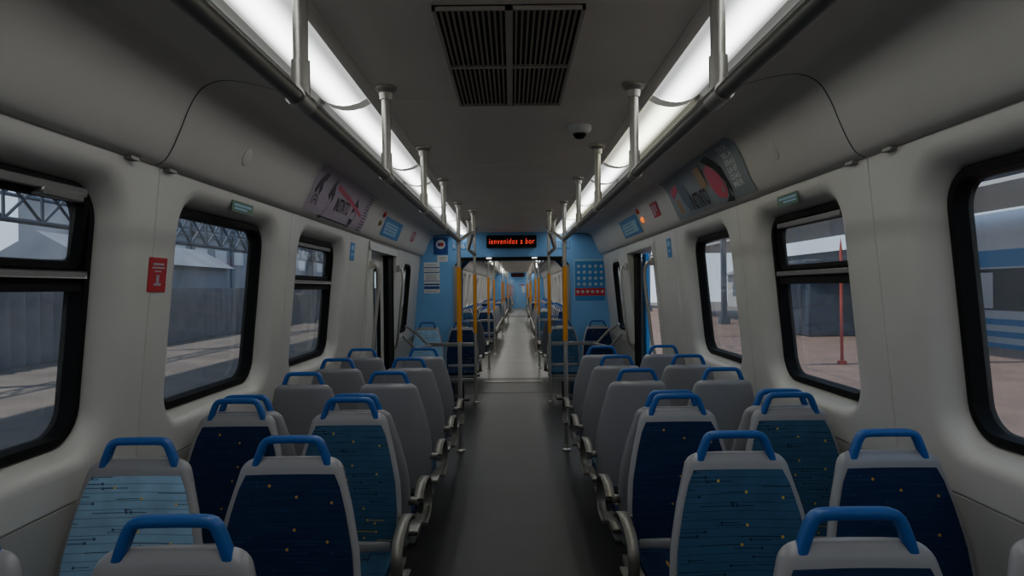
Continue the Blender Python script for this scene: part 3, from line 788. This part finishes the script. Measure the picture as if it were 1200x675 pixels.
mb = MB(); cove_shape(mb,1,YR,sT,blob(.92,.13,[(-.08,-.07),(.08,-.08),(.08,.07),(-.06,.09)]),.006); mb.build('tan_patch', M['tan'], tr); mb = MB(); cove_shape(mb,1,YR,sT,blob(.20,.25,[(-.06,-.06),(.04,-.05),(.06,.06),(-.05,.06)]),.006); mb.build('tan_block', M['tan'], tr)
mb = MB(); cove_text(mb,1,YR,sT,'INSTINTO',.72,.27,.40,.12,.0075); mb.build('lettering', M['ink'], tr)
mb = MB()
for k, w_ in enumerate(['PASA','SEL A','ERAS','LA EF','OSAS','MER']): cove_text(mb,1,YR,sT,w_,1.53,.05+.045*k,.16,.036,.007)
mb.build('white_lettering', M['white'], tr)

for s, yA in ((-1, 6.92), (1, 7.98)):
    t = empty('door_sticker', (0,0,0), 0, 'blue and white notice sticker above the %s door' % SIDE[s], 'sticker', 'stickers above the doors')
    s0, s1 = sl(.595), sl(.415)
    mb = MB(); cove_patch(mb, s, yA, 0, 1.05, s0, s1, .004, 1, 6); mb.build('sheet', M['sblue'], t)
    mb = MB(); cove_patch(mb, s, yA, .10, .80 if s < 0 else .92, s0+.05, s1-.03, .006, 1, 5); mb.build('text_field', M['lblue'], t)
    mb = MB()
    for k in range(3): cove_patch(mb, s, yA, .15, .7, s0+.07+.035*k, s0+.078+.035*k, .008, 1, 1)
    mb.build('print', M['dblue'], t)
    for k, (mm, nm, dy, sv) in enumerate(((M['red'],'red',6.78,.595),(M['tan'] if s < 0 else M['orange'],'amber' if s < 0 else 'lit orange',6.72,.50))):
        p = cove_pt(sl(sv), 0); p2 = cove_pt(sl(sv), 1.0); nrm = (p2-p); nrm = Vector((s*nrm.x, 0, nrm.z)).normalized()
        mb = MB(); q = Vector((0,0,1)).rotation_difference(nrm)
        mb.lathe([(.030,-.002),(.030,.008),(.022,.018),(.010,.023),(.0008,.024)], 14, lambda a,b,c: tuple(q @ Vector((a,b,c)) + Vector((s*p.x, dy, p.z))))
        tag(mb.build('indicator_lamp', mm), '%s indicator lamp beside the %s door sticker' % (nm, SIDE[s]), 'indicator lamp')
for s, y0, y1, v0, v1 in ((-1, 8.75, 9.05, .60, .47), (1, 5.95, 6.22, .60, .475)):
    t = empty('cove_sticker', (0,0,0), 0, 'narrow red and white sticker on the %s cove near the door' % SIDE[s], 'sticker', 'red cove stickers')
    a = y0 if s < 0 else y1
    mb = MB(); cove_patch(mb, s, a, 0, y1-y0, sl(v0), sl(v1), .004, 1, 5); mb.build('sheet', M['red'], t)
    mb = MB(); cove_patch(mb, s, a, .05, .12, sl(v0)+.02, sl(v1)-.02, .006, 1, 3); cove_patch(mb, s, a, .16, .2, sl(v0)+.02, sl(v1)-.05, .006, 1, 3); mb.build('print', M['lav'], t)
# cove seams, round plugs, latches
for s in (-1,1):
    y = 2.70
    mb = MB()
    pts = [cove_pt(t, .001) for t in [ARC[-1]*k/30*.97+.004 for k in range(31)]]
    ys = [y + .0 + (.16*max(0, 1-k/9)**2) for k in range(31)]
    mb.add([(s*p.x, yy-.0045, p.z) for p, yy in zip(pts, ys)] + [(s*p.x, yy+.0045, p.z) for p, yy in zip(pts, ys)], [(i,i+1,32+i,31+i) for i in range(30)])
    tag(mb.build(tname(), M['dark']), kind='structure')
    p = cove_pt(sl(.50), 0); p2 = cove_pt(sl(.50), 1.); nrm = Vector((s*(p2-p).x,0,(p2-p).z)).normalized(); q = Vector((0,0,1)).rotation_difference(nrm)
    mb = MB(); mb.lathe([(.045,-.001),(.045,.003),(.040,.005),(.001,.005)], 20, lambda a,b,c: tuple(q @ Vector((a,b,c)) + Vector((s*p.x, 3.36, p.z))))
    tag(mb.build('round_cover_cap', M['cove']), 'small round cover cap on the %s cove' % SIDE[s], 'cover cap', 'cove cover caps')
    for k, (yy, wh) in enumerate(((2.52,'before'),(2.80,'after'))):
        mb = MB(); mb.box(s*1.385,s*1.425,yy-.03,yy+.03,COVE_Z-.012,COVE_Z+.004,b=.003)
        tag(mb.build('panel_latch', M['alud']), 'small dark latch under the %s cove just %s the panel seam' % (SIDE[s], wh), 'latch', 'cove latches')
# wall stickers
def wall_sticker(name, s, y0, y1, z0, z1, m, label, group=None, prints=(), pm='white'):
    t = empty(name, (0,0,0), 0, label, 'sticker', group)
    P = lambda y, z, d: (s*(xw(z)-d), y, z)
    mb = MB(); mb.loops([[P(y,z,.0005) for y,z in rr(y0,y1,z0,z1,.004,2)],[P(y,z,.003) for y,z in rr(y0,y1,z0,z1,.004,2)]], cap1=True); mb.build('sheet', m, t)
    if prints:
        mb = MB()
        for a,b,c,d in prints:
            ya, yb = y0+(y1-y0)*a, y0+(y1-y0)*b; za, zb = z0+(z1-z0)*c, z0+(z1-z0)*d
            mb.add([P(ya,za,.0045),P(yb,za,.0045),P(yb,zb,.0045),P(ya,zb,.0045)], [(0,1,2,3)])
        mb.build('print', M[pm], t)
    return t
wall_sticker('emergency_sticker', -1, 2.72, 2.86, 1.62, 1.76, M['red'], 'red emergency sticker on the left wall between two windows', None,
   ((.2,.8,.78,.84),(.15,.85,.68,.73),(.3,.7,.58,.62),(.42,.58,.18,.5),(.3,.7,.18,.26)), 'lav')
wall_sticker('green_sticker', -1, 3.46, 3.74, 2.028, 2.085, M['green'], 'narrow green sticker above the tall fixed left window', 'green window stickers', ((.08,.9,.55,.75),(.08,.7,.25,.42)), 'lblue')
wall_sticker('green_sticker', 1, 3.36, 3.62, 2.028, 2.085, M['green'], 'narrow green sticker above the split right window', 'green window stickers', ((.08,.9,.55,.75),(.08,.7,.25,.42)), 'lblue')
wall_sticker('blue_wall_sticker', -1, 6.02, 6.18, 1.88, 2.04, M['sblue'], 'small blue sticker on the left wall before the door', 'blue wall stickers', ((.2,.8,.6,.85),(.2,.8,.3,.4)), 'lblue')
wall_sticker('blue_wall_sticker', 1, 6.08, 6.24, 1.88, 2.05, M['sblue'], 'small blue sticker on the right wall before the open door', 'blue wall stickers', ((.2,.8,.6,.85),(.2,.8,.3,.4)), 'lblue')
t = empty('torn_sticker', (0,0,0), 0, 'torn white sticker remains on the right wall before the door', 'sticker')
mb = MB(); P = lambda y, z: (xw(z)-.003, y, z)
mb.add([P(5.93,1.70),P(5.99,1.69),P(5.98,1.58),P(6.02,1.5),P(5.97,1.42),P(5.99,1.33),P(5.94,1.35),P(5.92,1.5),P(5.95,1.58)], [(0,1,2,8),(8,2,3,7),(7,3,4),(7,4,5,6)]); mb.build('scrap', M['white'], t)

# ------------------------------------------------------------------ carriage two
ANG = -math.atan(.0125)
CUR = Matrix.Translation((0,11.3,0)) @ Matrix.Rotation(ANG, 4, 'Z') @ Matrix.Translation((0,-11.3,0))
S2 = 12.12; E2 = 38.3
bulkhead(S2-.08, 'wall_gangway_end', M['blue'])
shell(S2, E2, 'second carriage', M['lampfar'], [13.8 + 1.5*k for k in range(16)])
def sec_windows(a, b):   # windows of a seat section between two vestibules
    n = 4; L = (b-a); w = L/n; return [(a + w*k + w/2 - .46, a + w*k + w/2 + .46) for k in range(n)]
vest = [(13.75,16.65),(23.77,26.67),(33.8,36.7)]
secs = [(16.65,23.77),(26.67,33.8)]
for s in (-1,1):
    cells = [(S2, 13.9, (12.6,13.3,WZ0,WZ1))]; wins = [(12.6,13.3)]
    for i, (a, b) in enumerate(vest):
        da, db = (a+b)/2-.75, (a+b)/2+.75
        st = 13.9 if i == 0 else a
        if st < da: cells.append((st, da, None))
        cells.append((da, db, (da+.12, db-.12, .95, 1.95)))      # door with windows
        wins.append((da+.12, db-.12))
        if i < 2:
            ws = sec_windows(*secs[i]); cells.append((db, b, None)); p = secs[i][0]
            for k, (c, d) in enumerate(ws):
                nx = (d + ws[k+1][0])/2 if k < 3 else secs[i][1]
                cells.append((p, nx, (c, d, WZ0, WZ1))); wins.append((c, d)); p = nx
        else:
            cells.append((db, E2, (37.1,37.7,WZ0,WZ1))); wins.append((37.1,37.7))
    tag(cell_mb(s, cells).build('wall_' + SIDE[s], [M['wall'], M['lower']]), kind='structure')
    for k, (a, b) in enumerate(wins):
        build_window(wname(), s, a, b, False, z0=WZ0 if b-a < 1.1 else .95, z1=WZ1 if b-a < 1.1 else 1.95)
    rail(s, [(12.3,13.75),(16.65,23.77),(26.67,33.8),(36.7,38.1)], [12.6,17.8,19.0,20.2,21.4,22.6,28,30,32], 'chrome ceiling grab rail of the second carriage, %s of the aisle' % SIDE[s], (13.75,15.2,16.65))
    for k, y in enumerate((13.75,16.65,23.77,26.67,33.8,36.7)):
        pole(s, RX-.02, y, 'chrome pole with yellow sleeve, second carriage, %s side, %s beyond the gangway' % (SIDE[s], ORD[k].replace('nearest','first')), group='poles of the second carriage')
fabs = ['navy','teal']
rows2 = [(12.42,0)] + [(17.63+.83*k,1) for k in range(4)] + [(20.29+.83*k,0) for k in range(4)]
for i, (y, tw) in enumerate(rows2):
    for j, (x, pos, sd) in enumerate(zip((-WX,-AX,AX,WX), ('window','aisle','aisle','window'), ('left','left','right','right'))):
        put_seat(x, y, tw, fabs[(i+j)%2], '%s %s seat in the second carriage, %s side, %s row past the gangway' % ('grey-backed' if not tw else FN[fabs[(i+j)%2]] + ' fabric', pos, sd, ORD[i].replace('nearest','first')), 'seats of the second carriage')
rows2b = [(27.65+.83*k,1) for k in range(4)] + [(30.31+.83*k,0) for k in range(4)]
for i, (y, tw) in enumerate(rows2b):
    for j, (x, pos, sd) in enumerate(zip((-WX,-AX,AX,WX), ('window','aisle','aisle','window'), ('left','left','right','right'))):
        put_far_seat(x, y, tw, fabs[(i+j)%2], 'tiny distant %s seat in the second carriage, %s side, %s row past the gangway' % (pos, sd, ORD[i+9]), 'distant seats of the second carriage')
for s in (-1,1):
    t = empty('seat_barrier', (0,16.72,0), 0, 'steel barrier of the second carriage before its first block of seats, %s' % SIDE[s], 'barrier', 'seat barriers')
    mb = MB(); mb.box(s*.55,s*1.5,-.012,.012,.80,.855,b=.004); mb.build('upper_bar', M['alu'], t)
    mb = MB(); mb.box(s*.55,s*1.5,-.012,.012,.29,.345,b=.004); mb.build('lower_bar', M['alu'], t)
bulkhead(E2, 'wall_second_end', M['blue'])
t = empty('display_sign', (0,E2-.001,EYE+.715), 0, 'small dark electronic display far down the train at the second carriage end', 'display sign')
mb = MB(); mb.box(-.385,.385,-.07,0,-.095,.095,b=.01); mb.build('housing', M['black'], t)
mb = MB(); vs, fs = text_geo('ienvenidos a bor', .125, False, .15); mb.add(vs, fs, lambda a,b,c: (a*.70/w_ if False else a*.85, -.0725, b)); mb.build('lettering', M['red'], t)

# ------------------------------------------------------------------ carriage three
p3 = CUR @ Vector((0,39.2,0))
CUR = Matrix.Translation(p3) @ Matrix.Rotation(-math.atan(.021), 4, 'Z') @ Matrix.Translation((0,-39.2,0))
S3, E3 = 39.9, 55.0
mb = MB(); prof = [(-.92,0),(-.92,1.98),(-.80,2.14),(.80,2.14),(.92,1.98),(.92,0)]
mb.loops([[(x,y,z) for x,z in prof] for y in (38.3,39.9)], False); tag(mb.build('wall_gangway', M['bellows']), kind='structure')
mb = MB(); mb.box(-.93,.93,38.2,40.0,-.05,.004); tag(mb.build('floor', M['floor']), 'gangway floor between the second and third carriages', kind='structure')
bulkhead(S3-.08, 'wall_third_start', M['blue'])
shell(S3, E3, 'third carriage', M['lampfar'], [41+1.5*k for k in range(9)])
for s in (-1,1):
    cells = []; wins = []; p = S3
    for k in range(9):
        q = S3 + (E3-S3)*(k+1)/9; c = (p+q)/2; cells.append((p,q,(c-.45,c+.45,WZ0,WZ1))); wins.append((c-.45,c+.45)); p = q
    tag(cell_mb(s, cells).build('wall_' + SIDE[s], [M['wall'], M['lower']]), kind='structure')
    for a, b in wins: build_window(wname(), s, a, b)
    for k, y in enumerate((41.5,44.4,51.5)):
        pole(s, RX-.02, y, 'thin far pole in the third carriage, %s side, %s along the aisle' % (SIDE[s], ORD[k].replace('nearest','first')), group='poles of the third carriage')
for i in range(7):
    y = 45.4 + .83*i; tw = i < 4
    for j, (x, pos, sd) in enumerate(zip((-WX,-AX,AX,WX), ('window','aisle','aisle','window'), ('left','left','right','right'))):
        put_far_seat(x, y + (.15 if not tw else 0), tw, fabs[(i+j)%2], 'faint far %s seat in the third carriage, %s side, %s row' % (pos, sd, ORD[i].replace('nearest','first')), 'seats of the third carriage')
mb = MB(); mb.box(-1.56,1.56,E3,E3+.05,0,2.6); tag(mb.build('wall_cab', M['blue']), kind='structure')
mb = MB(); mb.box(-.42,.42,E3-.03,E3,0,1.98,b=.01); d = mb.build('door_3', mat('cab_door_blue', (120,170,215), .5)); tag(d, kind='structure')
mb = MB(); mb.box(.12,.36,E3-.035,E3-.028,1.25,1.75,b=.002); mb.build('door_notice', M['white'], d)
mb = MB(); mb.box(.30,.36,E3-.08,E3-.03,.95,1.05,b=.005); mb.build('door_handle', M['chrome'], d)
mb = MB(); mb.box(-.1,.35,E3-.035,E3-.028,1.82,1.90,b=.002); mb.build('door_sign', M['red'], d)
CUR = Matrix.Identity(4)

# ------------------------------------------------------------------ outside: the station
mX = dict(
 plat=mat('platform_paving', (122,102,92), .8, noise=.25, nscale=1.5), platl=mat('platform_left', (112,104,98), .8, noise=.35, nscale=.9),
 fence=mat('corrugated_sheet', (150,152,158), .6, noise=.2, nscale=2), steel=mat('canopy_steel', (84,92,104), .6),
 roofw=mat('canopy_pale', (205,205,205), .7), twhite=mat('train_white', (210,214,220), .4), tblue=mat('train_blue', (40,130,196), .4),
 tdark=mat('train_window', (40,50,66), .25), bld=mat('building_grey', (138,142,150), .8, noise=.3, nscale=.5), leaf=mat('tree_green', (70,84,70), .9, noise=.5, nscale=4),
 bal=mat('ballast', (110,100,92), .9, noise=.4, nscale=6), bld2=mat('kiosk_blue_grey', (58,68,86), .7, noise=.3, nscale=1.2), wood=mat('post_red', (170,70,60), .6))
mb = MB(); mb.box(-11.2,-1.75,-8,75,-.12,-.02); tag(mb.build('ground', mX['platl']), 'grey station platform outside the left windows', kind='structure')
mb = MB(); mb.box(1.75,12.2,-8,75,-.12,-.02); tag(mb.build('ground', mX['plat']), 'brownish station platform outside the right windows', kind='structure')
mb = MB(); mb.box(-80,80,-30,120,-1.3,-1.2); tag(mb.build('ground', mX['bal']), 'track bed around the train', kind='structure')
# corrugated fence on the left
mb = MB(); n = 520; top = []; bot = []
for k in range(n+1):
    y = -2 + 62*k/n; x = -11.1 + .09*math.sin(k*1.6); bot.append((x,y,-.1)); top.append((x,y,1.75))
mb.loops([bot,top], False); tag(mb.build('corrugated_fence', mX['fence']), 'pale corrugated metal fence along the left platform', 'fence')
# platform canopy columns and trusses, left
def truss(name, a, b, h, label, group, m=mX['steel']):
    a, b = Vector(a), Vector(b); mb = MB(); n = max(4, int((b-a).length/1.1)); up = Vector((0,0,h))
    mb.tube([a,b], .06, 6); mb.tube([a+up,b+up], .06, 6)
    for k in range(n):
        p, q = a.lerp(b, k/n), a.lerp(b, (k+1)/n)
        mb.tube([p, q+up], .035, 5); mb.tube([p+up, q], .035, 5); mb.tube([p, p+up], .035, 5)
    tag(mb.build(name, m), label, 'roof truss', group)
for k in range(6):
    y = 4 + 7.5*k
    mb = MB(); mb.box(-10.1,-9.9,y-.1,y+.1,-.1,5.4); mb.box(-10.2,-9.8,y-.2,y+.2,-.1,.25)
    mb.tube([(-10,y,4.2),(-9.0,y,5.3)], .05, 6); mb.tube([(-10,y,4.2),(-11.0,y,5.3)], .05, 6)
    tag(mb.build('canopy_column', mX['steel']), 'dark steel canopy column on the left platform, %s from the near window' % ORD[k].replace('nearest','first'), 'column', 'left canopy columns')
truss('canopy_truss', (-10,0,3.1), (-10,56,3.1), .9, 'long steel lattice girder above the left platform fence', 'station roof trusses')
truss('canopy_truss', (-14,0,4.4), (-14,60,4.4), 1.3, 'farther steel lattice girder beyond the left fence', 'station roof trusses')
for k in range(5):
    y = 3+9*k; truss('cross_truss', (-9.6,y,4.75), (-4,y,4.75), .8, 'steel cross girder over the left platform, %s in line' % ORD[k].replace('nearest','first'), 'station roof trusses')
mb = MB()  # unseen slab added to block the sun, slits let light streaks through
for a_, b_ in ((-9.0,-6.35),(-6.0,-5.2),(-4.9,-2.0)): mb.box(a_,b_,-8,70,4.6,4.7)
for y in range(-6, 70, 6): mb.box(-9.0,-2.0,y-.06,y+.06,4.7,4.85)
tag(mb.build('canopy_roof', mX['roofw']), 'added unseen roof, slit for sun streaks, over the left platform', 'canopy')
mb = MB(); mb.box(8.3,13.2,-8,75,5.2,5.35); tag(mb.build('canopy_roof', mX['roofw']), 'added unseen roof over the right platform, shading the parked train', 'canopy')  # unseen roof added to keep the train side in shade
t = empty('train_shed', (-23,62,-.1), 0, 'long hazy blue-grey train shed far behind the left fence', 'shed')
mb = MB(); mb.box(-3,3,-26,26,0,8.2); mb.build('wall', mX['bld'], t)
mb = MB()
for k in range(17): mb.box(2.99,3.04,-25+3*k,-23.2+3*k,3.6,4.5)
mb.build('windows', mX['roofw'], t)  # pale panes painted as bright skylight glints
mb = MB()
for k in range(9): mb.box(2.98,3.12,-25.5+6*k,-25.1+6*k,0,8.2)
mb.box(2.98,3.12,-26,26,5.2,5.5); mb.build('ribs', mX['steel'], t)
for k, (x, y, w, d, h) in enumerate(((-18.5,16,4,9,2.0),(-16.5,30,3,12,2.9))):
    t = empty('station_building', (x,y,-.1), 0, 'hazy grey building beyond the left fence, %s from the near window' % ORD[k].replace('nearest','first'), 'building', 'buildings beyond the fence')
    mb = MB(); mb.box(-w/2,w/2,-d/2,d/2,0,h); mb.build('wall', mX['bld'], t)
    mb = MB(); mb.add([(-w/2-.3,-d/2-.3,h),(w/2+.3,-d/2-.3,h),(w/2+.3,d/2+.3,h),(-w/2-.3,d/2+.3,h),(0,-d/2-.3,h+1),(0,d/2+.3,h+1)], [(0,1,4),(2,3,5),(1,2,5,4),(0,3,5,4),(0,1,2,3)]); mb.build('roof', mX['bld'], t)
    mb = MB()
    for j in range(int(d/2)): mb.box(w/2,w/2+.03,-d/2+.6+2*j,-d/2+1.5+2*j,1.0,1.7)
    mb.build('windows', mX['tdark'], t)
t = empty('station_building', (21,47,-.1), 0, 'pale low building with grey gabled roof far beyond the right platform', 'building')
mb = MB(); mb.box(-3,3,-10,10,0,2.6); mb.build('wall', mX['roofw'], t)
mb = MB(); mb.add([(-3.3,-10.3,2.6),(3.3,-10.3,2.6),(3.3,10.3,2.6),(-3.3,10.3,2.6),(0,-10.3,3.9),(0,10.3,3.9)], [(0,1,4),(2,3,5),(1,2,5,4),(0,3,5,4),(0,1,2,3)]); mb.build('roof', mX['bld'], t)
mb = MB()
for j in range(7): mb.box(-3.03,-2.98,-9+2.7*j,-7.6+2.7*j,.9,2.0)
mb.build('windows', mX['tdark'], t)
# train across the right platform
t = empty('parked_train', (13.4,0,0), 0, 'white and blue train parked across the right platform', 'train')
for k in range(2):
    y0 = -22.5 + 23.5*k; y1 = y0 + 23
    mb = MB(); pr = [(0,-1.0),(0,2.9),(.15,3.3),(.6,3.65),(1.4,3.8),(2.2,3.65),(2.65,3.3),(2.8,2.9),(2.8,-1.0)]
    mb.loops([[(x,y,z) for x,z in pr] for y in (y0,y1)], True, True, True); body = mb.build('body', mX['twhite'], t)
    mb = MB()
    for z0, z1 in ((2.05,2.52),(.45,.62),(.12,.28),(-.2,-.05)): mb.box(-.012,0,y0,y1,z0,z1)
    mb.build('blue_stripes', mX['tblue'], body)
    mb = MB(); mb.box(-.016,0,y0+.3,y1-.3,.85,2.0); mb.build('window_band', mX['tdark'], body)
    mb = MB()
    for j in range(3): mb.box(-.022,-.005,y0+4+7*j,y0+5.2+7*j,.9,1.9)
    mb.build('window_notice', mX['twhite'], body)
# right platform roof and trusses
mb = MB(); mb.box(17.5,24,-8,75,5.2,5.5); tag(mb.build('canopy_roof', mX['roofw']), 'pale canopy roof beyond the parked train on the right', 'canopy')
truss('canopy_truss', (9,0,3.6), (9,60,3.6), .9, 'steel lattice girder above the right platform', 'station roof trusses')
for k in range(6):
    y = 5+8*k; truss('cross_truss', (3.6,y,4.75), (8.2,y,4.75), .8, 'steel cross girder over the right platform, %s in line' % ORD[k].replace('nearest','first'), 'station roof trusses')
for k in range(5):
    y = 9 + 8*k + (4 if k > 1 else 0)
    mb = MB(); mb.box(8.9,9.1,y-.1,y+.1,-.1,5.0); mb.box(8.8,9.2,y-.2,y+.2,-.1,.3)
    mb.tube([(9,y,3.9),(8.0,y,4.8)], .05, 6); mb.tube([(9,y,3.9),(10,y,4.8)], .05, 6)
    tag(mb.build('canopy_column', mX['wood'] if k == 1 else mX['steel']), '%s canopy column on the right platform, %s in line' % ('reddish' if k == 1 else 'steel', ORD[k].replace('nearest','first')), 'column', 'right canopy columns')
t = empty('platform_kiosk', (10.6,23.6,-.02), 0, 'dark blue-grey kiosk standing on the right platform', 'kiosk')
mb = MB(); mb.box(-1.3,1.3,-2.2,2.2,0,2.3,b=.04); mb.build('body', mX['bld2'], t)
mb = MB(); mb.box(-1.5,1.5,-2.4,2.4,2.3,2.42,b=.02); mb.build('roof', mX['steel'], t)
mb = MB(); mb.box(-1.33,-1.30,-1.7,1.5,.9,1.9); mb.build('shutter', mX['tdark'], t)
mb = MB(); mb.lathe([(.09,-.02),(.09,.05),(.032,.06),(.032,2.3),(.001,2.6)], 10, lambda a,b,c: (a+6.75,b+14.0,c))
tag(mb.build('red_post', mX['wood']), 'slim red post on the right platform, seen through the split window', 'post')
mb = MB()
mb.tube([(2.9,-5,5.0),(2.9,70,5.0)], .02, 5); mb.tube([(2.9,-5,5.9),(2.9,70,5.9)], .02, 5)
for k in range(12): mb.tube([(2.9,-4+6*k,5.0),(2.9,-4+6*k,5.9)], .012, 4)
tag(mb.build('overhead_wire', mX['steel']), 'overhead contact wire above the right platform edge', 'overhead wire')

# ------------------------------------------------------------------ light and camera
w = D.worlds.new('world'); bpy.context.scene.world = w; w.use_nodes = True; nt = w.node_tree; bg = nt.nodes['Background']
tc = nt.nodes.new('ShaderNodeTexCoord'); sp = nt.nodes.new('ShaderNodeSeparateXYZ'); cr = nt.nodes.new('ShaderNodeValToRGB')
nt.links.new(tc.outputs['Generated'], sp.inputs[0]); nt.links.new(sp.outputs[2], cr.inputs[0]); nt.links.new(cr.outputs[0], bg.inputs[0])
cr.color_ramp.elements[0].position = 0.0; cr.color_ramp.elements[0].color = (.70,.81,.94,1)
cr.color_ramp.elements[1].position = .55; cr.color_ramp.elements[1].color = (.42,.60,.90,1)
bg.inputs[1].default_value = 1.25
sun = D.lights.new('sun', 'SUN'); sun.energy = 4.0; sun.angle = R(1.5); sun.color = (1,.93,.82)
so = D.objects.new('sun', sun); C.objects.link(so)
so.rotation_euler = Vector((math.cos(R(64)), .18, -math.sin(R(64)))).to_track_quat('-Z','Y').to_euler()

cam = D.cameras.new('camera'); cam.lens = 24.0; cam.sensor_width = 36.0; cam.clip_start = .05; cam.clip_end = 400
co = D.objects.new('camera', cam); C.objects.link(co); co.location = (0,0,EYE); co.rotation_euler = (R(90), R(.65), 0)
bpy.context.scene.camera = co
sc = bpy.context.scene
sc.view_settings.view_transform = 'AgX'; sc.view_settings.look = 'None'; sc.view_settings.exposure = -0.12
try:
    sc.cycles.use_denoising = True; sc.cycles.max_bounces = 8; sc.cycles.transparent_max_bounces = 24; sc.cycles.sample_clamp_indirect = 6
except Exception: pass
